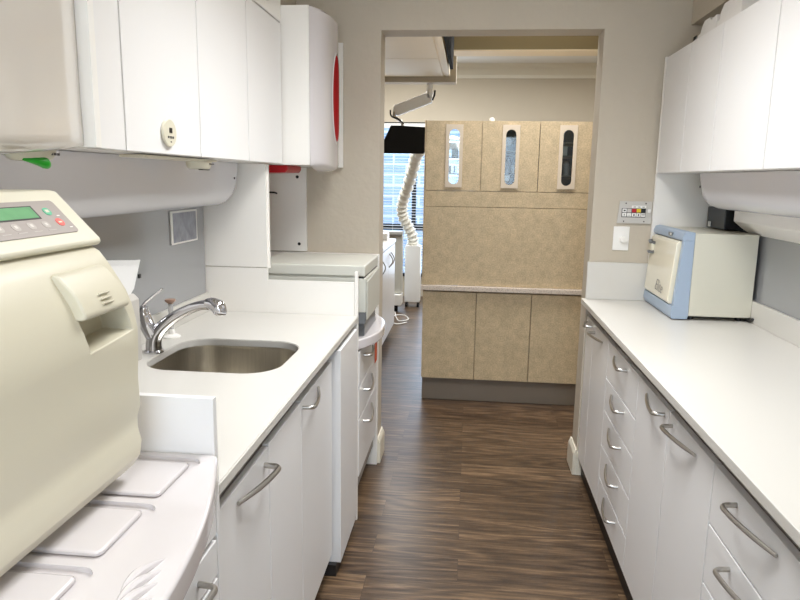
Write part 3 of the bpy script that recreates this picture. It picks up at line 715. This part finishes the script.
for x, z in ((-0.846, 1.469), (-0.840, 1.141)):
    MB().lathe([(0.0001, -0.003), (0.006, -0.003), (0.008, 0)], (x, 3.2378, z), 'Y', 14).build('screw_cap', 'black', t, 'black screw cap')
MB().tube([(-1.02, 3.234, 1.392), (-0.96, 3.232, 1.392), (-0.945, 3.22, 1.388)], 0.004, 8).build('hook', 'black', t, 'black hook')
o = MB().prism([(-0.99, 1.518), (-0.79, 1.518), (-0.79, 1.50), (-0.80, 1.487), (-0.99, 1.481)], 'Y', 2.86, 3.10, 0.004).build('red_tray', 'redplastic')
tag(o, 'red plastic tray tucked under the red-windowed hood', 'tray')

t = thing('drawer_cabinet', (-0.75, 2.95, 0), 'white three-drawer cabinet beside the doorway on the left', 'cabinet')
B(LB, -0.4605, 2.664, 3.222, 0.1, 0.752).build('carcass', 'carcass', t)
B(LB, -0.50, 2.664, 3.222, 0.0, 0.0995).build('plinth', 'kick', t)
for a, b in ((0.595, 0.752), (0.45, 0.595), (0.19, 0.45)):
    d = front(t, 'drawer', -0.44, 1, 2.666, 3.205, a, b); handle(d, -0.44, 1, b-0.043, 3.02, 2.76, 0.032)
o = B(-0.4385, -0.437, 3.12, 3.19, 0.575, 0.705, 0.0005).build('orange_tag', 'orange'); tag(o, 'orange tag stuck beside the top drawer at the doorway', 'tag')

def tray(y0, y1, xe, bulge, zt, th, label, nrib):
    t = thing('bow_front_tray', (-0.76, (y0+y1)/2, zt-th), label, 'tray')
    pts = bow(y0, y1, xe, bulge, LB+0.004, 36, 2.0 if nrib else 2.4)
    top = MB().prism(pts, 'Z', zt-th, zt, 0.007, 3).build('tray_top', 'gloss', t)
    if nrib:
        pads = [(1.064-0.169*k-0.155, 1.064-0.169*k) for k in range(5)]
        cm = MB()
        for a, b in pads: cm.prism(rrect(-1.05, -0.452, a, b, 0.022, 6), 'Z', zt-0.007, zt+0.02)
        cut = cm.build('cutter', 'gloss')
        bo = top.modifiers.new('cut', 'BOOLEAN'); bo.operation = 'DIFFERENCE'; bo.object = cut; bo.solver = 'EXACT'
        bpy.context.view_layer.update()
        me = bpy.data.meshes.new_from_object(top.evaluated_get(bpy.context.evaluated_depsgraph_get())); top.modifiers.clear(); top.data = me
        bpy.data.objects.remove(cut)
        me.set_sharp_from_angle(angle=math.radians(35)); wm = top.modifiers.new('weighted_normal', 'WEIGHTED_NORMAL'); wm.keep_sharp = True
        for a, b in pads: MB().prism(rrect(-1.03, -0.470, a+0.017, b-0.017, 0.010, 4), 'Z', zt-0.0068, zt+0.0005, 0.0055, 3).build('raised_pad', 'gloss', t)
        for k in range(4):
            pth = []
            for j in range(15):
                u = j/14; y = 0.762-k*0.026-0.085*u
                xx = -0.378-0.022*math.sin(u*PI*0.6)+0.007*k
                pth.append((xx, y, zt+0.002-0.004*(1-math.sin(u*PI))))
            MB().tube(pth, [0.0008+0.0065*math.sin(j/14*PI) for j in range(15)], 10).build('grip_ridge', 'gloss', t)
    return t
tray(0.114, 1.086, -0.437, 0.098, 0.976, 0.045, 'large glossy white bow-fronted tray carrying the beige steriliser', True)
t = tray(2.666, 3.222, -0.445, 0.072, 0.803, 0.045, 'glossy white bow-fronted tray under the grey appliance by the doorway', False)

t = thing('drawer_cabinet', (-0.75, 0.6, 0), 'white drawer cabinet under the large glossy tray', 'cabinet')
B(LB, -0.4605, 0.12, 1.086, 0.1, 0.929).build('carcass', 'carcass', t)
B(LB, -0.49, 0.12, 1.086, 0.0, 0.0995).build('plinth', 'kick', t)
front(t, 'fascia', -0.44, 1, 0.12, 1.08, 0.822, 0.926)
for a, b in ((0.743, 0.816), (0.50, 0.74), (0.1, 0.497)):
    d = front(t, 'drawer', -0.44, 1, 0.12, 1.08, a, b); handle(d, -0.44, 1, b-0.035, 0.80, 1.0)

# grey appliance on the far tray
t = thing('countertop_appliance', (-0.64, 2.9, 0.804), 'light grey lidded appliance on the tray by the doorway', 'appliance')
B(-0.89, -0.424, 2.704, 3.10, 1.064, 1.111, 0.006, 3).build('lid', 'applgrey', t)
B(-0.88, -0.452, 2.712, 3.11, 1.057, 1.0635).build('lid_gap', 'applgrey', t)
B(-0.46, -0.43, 2.709, 3.10, 1.0568, 1.0637).build('lid_gap', 'black', t)
B(-0.88, -0.42, 2.706, 3.09, 0.912, 1.0565, 0.004).build('housing', 'applgrey', t)
MB().prism([(2.708, 0.88), (3.088, 0.88), (3.088, 1.056), (3.04, 1.056), (2.80, 1.048), (2.708, 1.046)], 'X', -0.4195, -0.413, 0.004).build('front_cover', 'applgrey', t)
B(-0.88, -0.421, 2.707, 2.90, 0.862, 0.9115, 0.002).build('drawer_slot', 'darkgrey', t, 'dark grey slot')
MB().prism([(2.74, 0.8035), (3.08, 0.8035), (3.05, 0.861), (2.74, 0.861)], 'X', -0.86, -0.43, 0.002).build('base', 'darkgrey', t)

# ================================================================ BEIGE STERILISER
t = thing('sterilizer', (-0.75, 0.6, 0.983), 'large beige steriliser with green display on the glossy tray, far left', 'sterilizer')
ya, yb = 0.30, 0.975
prof = [(-0.915, 0.985), (-0.58, 0.985), (-0.535, 1.0), (-0.522, 1.02), (-0.518, 1.045), (-0.523, 1.065), (-0.523, 1.085), (-0.517, 1.105), (-0.518, 1.15), (-0.515, 1.20), (-0.514, 1.23),
        (-0.517, 1.25), (-0.522, 1.272), (-0.530, 1.292), (-0.542, 1.312), (-0.556, 1.334), (-0.570, 1.352), (-0.60, 1.37), (-0.67, 1.385), (-0.915, 1.385)]
m = MB().prism(prof, 'Y', ya, yb, 0.0)
body = m.build('body', 'ivory', t)
# pocket cut into the front below the flap
cut = MB().prism([(0.842, 1.224), (0.960, 1.232), (0.944, 1.285), (0.830, 1.277)], 'X', -0.565, -0.45).build('cutter', 'ivory')
bm_ = body.modifiers.new('cut', 'BOOLEAN'); bm_.operation = 'DIFFERENCE'; bm_.object = cut; bm_.solver = 'EXACT'
bpy.context.view_layer.update()
dg = bpy.context.evaluated_depsgraph_get(); me = bpy.data.meshes.new_from_object(body.evaluated_get(dg)); body.modifiers.clear(); body.data = me
bpy.data.objects.remove(cut)
me.polygons.foreach_set('use_smooth', [True]*len(me.polygons)); me.set_sharp_from_angle(angle=math.radians(28))
bv = body.modifiers.new('bevel', 'BEVEL'); bv.width = 0.004; bv.segments = 2; bv.limit_method = 'ANGLE'; bv.angle_limit = math.radians(40)
# door flap
fl = MB().prism([(-0.566, 1.326), (-0.552, 1.336), (-0.542, 1.330), (-0.520, 1.306), (-0.509, 1.284), (-0.508, 1.276), (-0.513, 1.272), (-0.530, 1.272)], 'Y', 0.826, 0.944, 0.004, 3).build('door_flap', 'ivory', t)
for k in range(3):
    z = 1.289+k*0.0065
    MB().tube([(-0.5085-0.0034*k, 0.872, z), (-0.5085-0.0034*k, 0.898, z)], 0.0015, 8).build('ridge', 'ivory', fl)
# control head: wedge with lip
hp = [(-0.915, 1.386), (-0.60, 1.372), (-0.578, 1.359), (-0.571, 1.364), (-0.573, 1.371), (-0.640, 1.4405), (-0.652, 1.443), (-0.915, 1.443)]
MB().prism(hp, 'Y', ya, 0.985, 0.003).build('control_head', 'ivory2', t)
# slanted panel frame: origin at top edge far end
ex = Vector((0.067, 0, -0.0695)).normalized(); nrm = Vector((0.0695, 0, 0.067)).normalized()
P0 = Vector((-0.640, 0, 1.4405))
def slab(y0, y1, s0, s1, h0, h1, bev=0.0, rad=0.0):
    """patch on the slanted face: y range, distance down the slope, height off the surface"""
    b = bmesh.new(); L = rrect(y0, y1, s0, s1, rad, 5) if rad else [(y0, s0), (y1, s0), (y1, s1), (y0, s1)]
    f = b.faces.new([b.verts.new(P0+ex*s_+Vector((0, y_, 0))+nrm*h0) for y_, s_ in L])
    r = bmesh.ops.extrude_face_region(b, geom=[f]); bmesh.ops.translate(b, verts=[v for v in r['geom'] if isinstance(v, bmesh.types.BMVert)], vec=nrm*(h1-h0))
    bmesh.ops.recalc_face_normals(b, faces=b.faces); m = MB(); m._merge(b); return m
kp = slab(0.35, 0.948, 0.018, 0.080, -0.001, 0.0015, rad=0.006).build('keypad', 'keypad', t)
slab(0.66, 0.890, 0.027, 0.051, 0.0015, 0.0022).build('display_frame', 'black', kp)
slab(0.664, 0.886, 0.029, 0.049, 0.0022, 0.0026).build('display', 'lcd', kp, 'green backlit display')
for y in (0.72, 0.752, 0.784, 0.816, 0.848, 0.88):
    slab(y, y+0.015, 0.056, 0.068, 0.0015, 0.0019, rad=0.005).build('key', 'key', kp)
    slab(y+0.005, y+0.011, 0.059, 0.064, 0.0019, 0.0021).build('key_symbol', 'keysym', kp)
m = MB()
for y in (0.722, 0.754, 0.786, 0.818, 0.850, 0.882): m._merge(slab(y, y+0.018, 0.0715, 0.073, 0.0015, 0.0018).bm)
m.build('key_caption', 'key', kp)
slab(0.907, 0.923, 0.032, 0.046, 0.0015, 0.0023, rad=0.0068).build('start_button', 'green', kp, 'round green button')
slab(0.914, 0.930, 0.053, 0.067, 0.0015, 0.0023, rad=0.0068).build('stop_button', 'redbtn', kp, 'round red button')
slab(0.911, 0.919, 0.036, 0.041, 0.0023, 0.0026).build('key_symbol', 'ivory2', kp)
slab(0.918, 0.926, 0.059, 0.0615, 0.0023, 0.0026).build('key_symbol', 'ivory2', kp)
slab(0.928, 0.935, 0.047, 0.0485, 0.0015, 0.0018).build('key_caption', 'white', kp)
slab(0.934, 0.941, 0.070, 0.0715, 0.0015, 0.0018).build('key_caption', 'white', kp)
for x, y in ((-0.88, 0.35), (-0.62, 0.35), (-0.88, 0.93), (-0.62, 0.93)):
    MB().lathe([(0.015, 0), (0.015, 0.004)], (x, y, 0.9825), 'Z', 12).build('foot', 'black', t)

# ================================================================ TAN ISLAND CABINET IN THE FAR ROOM
IY = 4.28; IX0, IX1 = -0.289, 0.77; D = 0.5
t = thing('island_cabinet', (0.24, IY+0.25, 0), 'tall tan speckled laminate cabinet standing beyond the doorway', 'cabinet')
B(IX0+0.005, IX1, IY+0.05, IY+D, 0, 0.158).build('plinth', 'toe', t)
c = MB().box(IX0, IX0+0.018, IY+0.02, IY+D, 0.16, 0.756).box(IX1-0.018, IX1, IY+0.02, IY+D, 0.16, 0.756).box(IX0, IX1, IY+0.03, IY+0.045, 0.16, 0.756)
c.box(IX0, IX1, IY+0.02, IY+D, 0.16, 0.178)
c.box(IX0, IX0+0.018, IY+0.02, IY+D, 0.79, 1.83).box(IX1-0.018, IX1, IY+0.02, IY+D, 0.79, 1.83).box(IX0, IX1, IY+0.02, IY+D, 1.812, 1.83).box(IX0, IX1, IY+0.02, IY+D, 1.385, 1.398)
c.box(0.4, 0.412, IY+0.02, IY+D, 1.398, 1.812).box(0.058, 0.066, IY+0.02, IY+D, 1.398, 1.812)
c.box(IX0, IX1, IY+0.0205, IY+0.034, 0.80, 1.39)
c.build('carcass', 'tan', t)
B(IX0-0.007, IX0-0.0005, IY-0.004, IY+0.03, 0.792, 1.83, 0.001).build('edge_trim', 'tan', t)
B(0.068, 0.398, IY+D-0.012, IY+D, 1.41, 1.81).build('back_panel', 'midback', t, 'dark grey back panel')
B(0.412, IX1-0.018, IY+D-0.012, IY+D, 1.398, 1.812).build('back_panel', 'slate', t, 'dark blue back panel')
B(IX0-0.012, IX1+0.01, IY-0.022, IY+D, 0.757, 0.789, 0.004).build('counter_ledge', 'granite', t, 'pale speckled counter ledge')
B(IX0, IX1, IY, IY+0.0195, 0.791, 1.296, 0.002).build('back_board', 'tan', t)
B(IX0, IX1, IY, IY+0.0195, 1.299, 1.396, 0.002).build('rail', 'tan', t)
xs = [IX0, 0.061, 0.415, IX1]
for a, b in zip(xs, xs[1:]): B(a+0.002, b-0.002, IY, IY+0.0195, 0.162, 0.748, 0.002).build('door', 'tan', t)
def caps(xc, hw, z0, z1, n=10):
    p = []
    for k in range(n+1): a = PI*k/n; p.append((xc+hw*math.cos(a), z1-hw+hw*math.sin(a)))
    for k in range(n+1): a = PI+PI*k/n; p.append((xc+hw*math.cos(a), z0+hw+hw*math.sin(a)))
    return p
def holed(x0, x1, z0, z1, hole, y0, y1):
    b = bmesh.new()
    ev = [b.verts.new((x, y0, z)) for x, z in ((x0, z0), (x1, z0), (x1, z1), (x0, z1))]; hv = [b.verts.new((x, y0, z)) for x, z in hole]
    es = [b.edges.new((ev[i], ev[(i+1) % 4])) for i in range(4)]+[b.edges.new((hv[i], hv[(i+1) % len(hv)])) for i in range(len(hv))]
    bmesh.ops.triangle_fill(b, use_beauty=True, edges=es)
    bad = [f for f in b.faces if all(v in hv for v in f.verts)]
    if bad: bmesh.ops.delete(b, geom=bad, context='FACES_ONLY')
    r = bmesh.ops.extrude_face_region(b, geom=b.faces[:]); bmesh.ops.translate(b, verts=[v for v in r['geom'] if isinstance(v, bmesh.types.BMVert)], vec=(0, y1-y0, 0))
    bmesh.ops.recalc_face_normals(b, faces=b.faces); m = MB(); m._merge(b); return m
for (a, b), xc in zip(zip(xs, xs[1:]), (-0.110, 0.240, 0.588)):
    d = holed(a+0.002, b-0.002, 1.400, 1.828, caps(xc, 0.036, 1.435, 1.785), IY, IY+0.0195).build('door', 'tan', t)
    holed(xc-0.053, xc+0.053, 1.420, 1.806, caps(xc, 0.031, 1.440, 1.778), IY-0.006, IY-0.0004).build('window_frame', 'frame', d, 'pale rectangular frame')
    MB().prism(caps(xc, 0.035, 1.436, 1.784), 'Y', IY+0.006, IY+0.009).build('glass', 'glass', d)
for z in (1.50, 1.60, 1.71):
    B(IX0+0.02, 0.056, IY+0.04, IY+0.3, z, z+0.006).build('shelf', 'glass', t); MB().box(IX0+0.02, 0.056, IY+0.035, IY+0.0395, z-0.001, z+0.006).build('shelf_edge', 'darkgrey', t)
for z in (1.50, 1.62, 1.70):
    B(0.414, IX1-0.02, IY+0.04, IY+0.45, z, z+0.006).build('shelf', 'darkgrey', t)
for z in (1.505, 1.645): B(0.068, 0.398, IY+0.04, IY+0.45, z, z+0.006).build('shelf', 'darkgrey', t)
# contents seen through the slots
def item(nm, mb, m_, lab, cat, gr=None): return tag(mb.build(nm, m_), lab, cat, gr)
def zf(z): return z+0.0065
item('roll', MB().lathe([(0.008, 0), (0.028, 0), (0.028, 0.03), (0.008, 0.03)], (0.225, IY+0.15, 1.71), 'Y', 24), 'white', 'white roll seen through the middle slot of the tan cabinet', 'roll')
bpy.data.objects['roll'].location.z = 0
item('box', B(0.19, 0.29, IY+0.19, IY+0.30, zf(1.645), 1.70, 0.003), 'slate', 'slate box behind the white roll in the tan cabinet', 'box')
item('bottle', MB().lathe([(0.016, 0), (0.017, 0.06), (0.008, 0.075), (0.008, 0.09), (0.0001, 0.092)], (0.235, IY+0.12, zf(1.505)), 'Z', 20), 'clear', 'clear bottle on the middle shelf behind the middle slot', 'bottle')
item('box', B(0.256, 0.275, IY+0.10, IY+0.16, zf(1.505), 1.565, 0.002), 'white', 'small white box right of the clear bottle in tan cabinet', 'box')
item('glove', MB().prism([(0.208, 1.5), (0.245, 1.5), (0.24, 1.47), (0.232, 1.45), (0.228, 1.47), (0.222, 1.447), (0.217, 1.47), (0.210, 1.455)], 'Y', IY+0.05, IY+0.056, 0.001), 'white', 'white crumpled glove at the bottom of the middle slot', 'glove')
item('jar', MB().lathe([(0.022, 0), (0.024, 0.045), (0.019, 0.05), (0.019, 0.06), (0.0001, 0.06)], (-0.108, IY+0.15, zf(1.60)), 'Z', 20), 'ivory2', 'cream jar on the glass shelf behind the left slot', 'jar')
item('jar', MB().lathe([(0.018, 0), (0.020, 0.05), (0.0001, 0.052)], (-0.125, IY+0.12, zf(1.50)), 'Z', 20), 'clear', 'clear cup low behind the left slot of tan cabinet', 'cup')
item('box', B(0.56, 0.60, IY+0.10, IY+0.18, zf(1.62), 1.685, 0.003), 'applgrey', 'grey box on upper shelf behind the right slot', 'box')
item('bottle', MB().lathe([(0.020, 0), (0.020, 0.07), (0.009, 0.085), (0.0001, 0.087)], (0.60, IY+0.12, zf(1.50)), 'Z', 20), 'clear', 'clear bottle on the lower shelf behind the right slot', 'bottle')
item('cap', MB().lathe([(0.016, 0), (0.016, 0.012), (0.010, 0.02), (0.0001, 0.021)], (0.118, IY+0.04, 1.8302), 'Z', 18), 'white', 'small white cap lying on top of the tan cabinet', 'cap')

# ================================================================ FAR ROOM, LEFT
t = thing('base_cabinet', (-1.0, 5.0, 0), 'white base cabinet with white top along the far room left side', 'cabinet')
B(-1.35, -0.705, 3.95, 6.20, 0.10, 0.882).build('carcass', 'carcass', t)
B(-1.35, -0.75, 3.95, 6.20, 0.0, 0.0995).build('plinth', 'kick', t)
B(-1.35, -0.682, 3.94, 6.22, 0.8825, 0.912, 0.003).build('top', 'counter', t)
for a, b, yf, yp in ((5.70, 6.20, 5.74, 5.76), (5.20, 5.70, 5.6, 5.6), (4.70, 5.20, 5.0, 5.0)):
    d = front(t, 'door', -0.687, 1, a, b, 0.1, 0.875)
    yy = a+0.05
    for y2 in ((yy,) if a != 5.70 else (yy, yy+0.12)):
        pts = [(-0.687+0.03*math.sin(k/10*PI), y2, 0.70+0.12*k/10) for k in range(11)]
        MB().tube(pts, 0.005, 8).build('handle', 'nickel', d, 'satin bow handle')
item('storage_box', B(-1.15, -0.74, 6.02, 6.18, 0.9125, 0.975, 0.01), 'white', 'low white box on the far room base cabinet', 'box')

t = thing('panel_heater', (-0.85, 7.35, 0), 'pale upright panel unit with grey top beside the air cleaner', 'heater')
B(-1.10, -0.728, 7.30, 7.40, 0.20, 0.85, 0.012).build('panel', 'applgrey', t)
B(-1.10, -0.728, 7.28, 7.42, 0.851, 0.895, 0.01).build('top_grille', 'grey', t)
B(-1.10, -0.728, 7.25, 7.45, 0.07, 0.195, 0.01).build('base', 'white', t)
for x in (-1.05, -0.79): MB().lathe([(0.0001, -0.02), (0.034, -0.02), (0.034, 0.02), (0.0001, 0.02)], (x, 7.3, 0.0345), 'X', 18).build('caster', 'black', t)
t = thing('air_cleaner', (-0.63, 7.6, 0), 'white wheeled air cleaner box with ribbed extraction hose in the far room', 'air cleaner')
B(-0.722, -0.545, 7.55, 7.72, 0.06, 0.715, 0.008).build('cabinet', 'white', t)
for x in (-0.70, -0.565):
    for y in (7.58, 7.69): MB().lathe([(0.0001, -0.012), (0.028, -0.012), (0.028, 0.012), (0.0001, 0.012)], (x, y, 0.0285), 'X', 16).build('caster', 'black', t)
pth = smooth_path([(-0.65, 7.66, 0.716), (-0.645, 7.64, 0.80), (-0.70, 7.62, 0.93), (-0.76, 7.58, 1.06), (-0.755, 7.52, 1.20), (-0.69, 7.4, 1.38), (-0.615, 7.2, 1.58), (-0.56, 7.0, 1.72), (-0.42, 6.7, 1.82), (-0.1, 6.4, 1.80)], 24)
rs = [0.060+0.008*math.sin(i*0.70) for i in range(len(pth))]
MB().tube(pth, rs, 18).build('hose', 'hose', t, 'cream ribbed hose')
t = thing('cable', (-0.72, 6.9, 0.0), 'white cable coiled on the far room floor before the air cleaner', 'cable')
pp = [(x_-0.09, y_, z_) for x_, y_, z_ in [(-0.70, 7.2, 0.01), (-0.66, 6.95, 0.006), (-0.60, 6.75, 0.006), (-0.52, 6.85, 0.006), (-0.58, 7.05, 0.006), (-0.68, 7.0, 0.012), (-0.72, 6.8, 0.006), (-0.62, 6.6, 0.006), (-0.52, 6.7, 0.006)]]
MB().tube(smooth_path(pp), 0.006, 8).build('cord', 'white', t)

# monitor on its ceiling arm
t = thing('monitor', (-0.57, 5.85, 1.68), 'black monitor hanging from a white jointed ceiling arm before the window', 'monitor')
b = bmesh.new()
fr = [(-0.76, 1.682), (-0.414, 1.682), (-0.403, 1.70), (-0.402, 1.905), (-0.64, 1.917), (-0.70, 1.917), (-0.76, 1.79)]
MB().prism(fr, 'Y', 5.84, 5.875, 0.004).build('screen', 'screenblack', t)
MB().lathe([(0.035, 0), (0.035, 0.012), (0.026, 0.02), (0.026, 0.075), (0.030, 0.08), (0.0001, 0.085)], (-0.372, 5.83, 2.175), 'Z', 20).build('mount', 'white', t)
B(-0.40, -0.345, 5.80, 5.86, 2.13, 2.19, 0.012, 3).build('elbow', 'white', t)
def beam(p, q, hw, hh):
    p, q = Vector(p), Vector(q); d = (q-p); L = d.length; rot = d.to_track_quat('X', 'Z').to_matrix(); c_ = (p+q)/2
    return MB().box(c_.x-L/2, c_.x+L/2, c_.y-hw, c_.y+hw, c_.z-hh, c_.z+hh, 0.008, 3, rot=rot)
beam((-0.36, 5.83, 2.15), (-0.66, 5.83, 2.035), 0.03, 0.045).build('arm', 'white', t)
beam((-0.40, 5.805, 2.12), (-0.62, 5.805, 2.035), 0.003, 0.008).build('arm_channel', 'grey', t)
MB().lathe([(0.026, 0), (0.026, 0.06)], (-0.655, 5.83, 2.0), 'Z', 18).build('joint', 'white', t)
pth = smooth_path([(-0.665, 5.82, 2.03), (-0.665, 5.81, 1.985), (-0.61, 5.83, 1.95), (-0.60, 5.86, 1.905)])
MB().tube(pth, 0.012, 12).build('drop_link', 'nickel', t)
pth = smooth_path([(-0.70, 5.80, 2.04), (-0.69, 5.79, 1.99), (-0.63, 5.80, 1.965), (-0.585, 5.82, 1.93)])
MB().tube(pth, 0.007, 8).build('cable', 'black', t, 'black cable')
MB().tube([(-0.325, 5.80, 2.20), (-0.328, 5.79, 2.16), (-0.345, 5.79, 2.12)], 0.008, 8).build('cable', 'black', t, 'black cable')

# ceiling lamps' housings; the one just beyond the doorway is added
for x, y, sx, sy_, zc, lab in ((0.05, 1.95, 0.62, 1.22, 2.5, 'ceiling light over the aisle beside the sink'), (0.05, -0.35, 0.62, 1.22, 2.5, 'ceiling light over the near end of the aisle'),
        (0.8, 6.4, 1.22, 0.62, 2.81, 'ceiling light over the right half of the far room'), (0.35, 3.93, 0.95, 0.45, 2.81, 'added ceiling light just beyond the doorway, brightening the tan cabinet'), (-0.9, 6.9, 0.95, 0.62, 2.81, 'ceiling light over the left half of the far room')):
    t = thing('ceiling_light', (x, y, zc), lab, 'ceiling light')
    h = MB(); a, b2 = sx/2, sy_/2
    h.box(x-a, x+a, y-b2, y-b2+0.03, zc-0.03, zc-0.001).box(x-a, x+a, y+b2-0.03, y+b2, zc-0.03, zc-0.001).box(x-a, x-a+0.03, y-b2+0.031, y+b2-0.031, zc-0.03, zc-0.001).box(x+a-0.03, x+a, y-b2+0.031, y+b2-0.031, zc-0.03, zc-0.001)
    h.build('frame', 'white', t); B(x-a+0.031, x+a-0.031, y-b2+0.031, y+b2-0.031, zc-0.02, zc-0.012).build('diffuser', 'lamp', t)
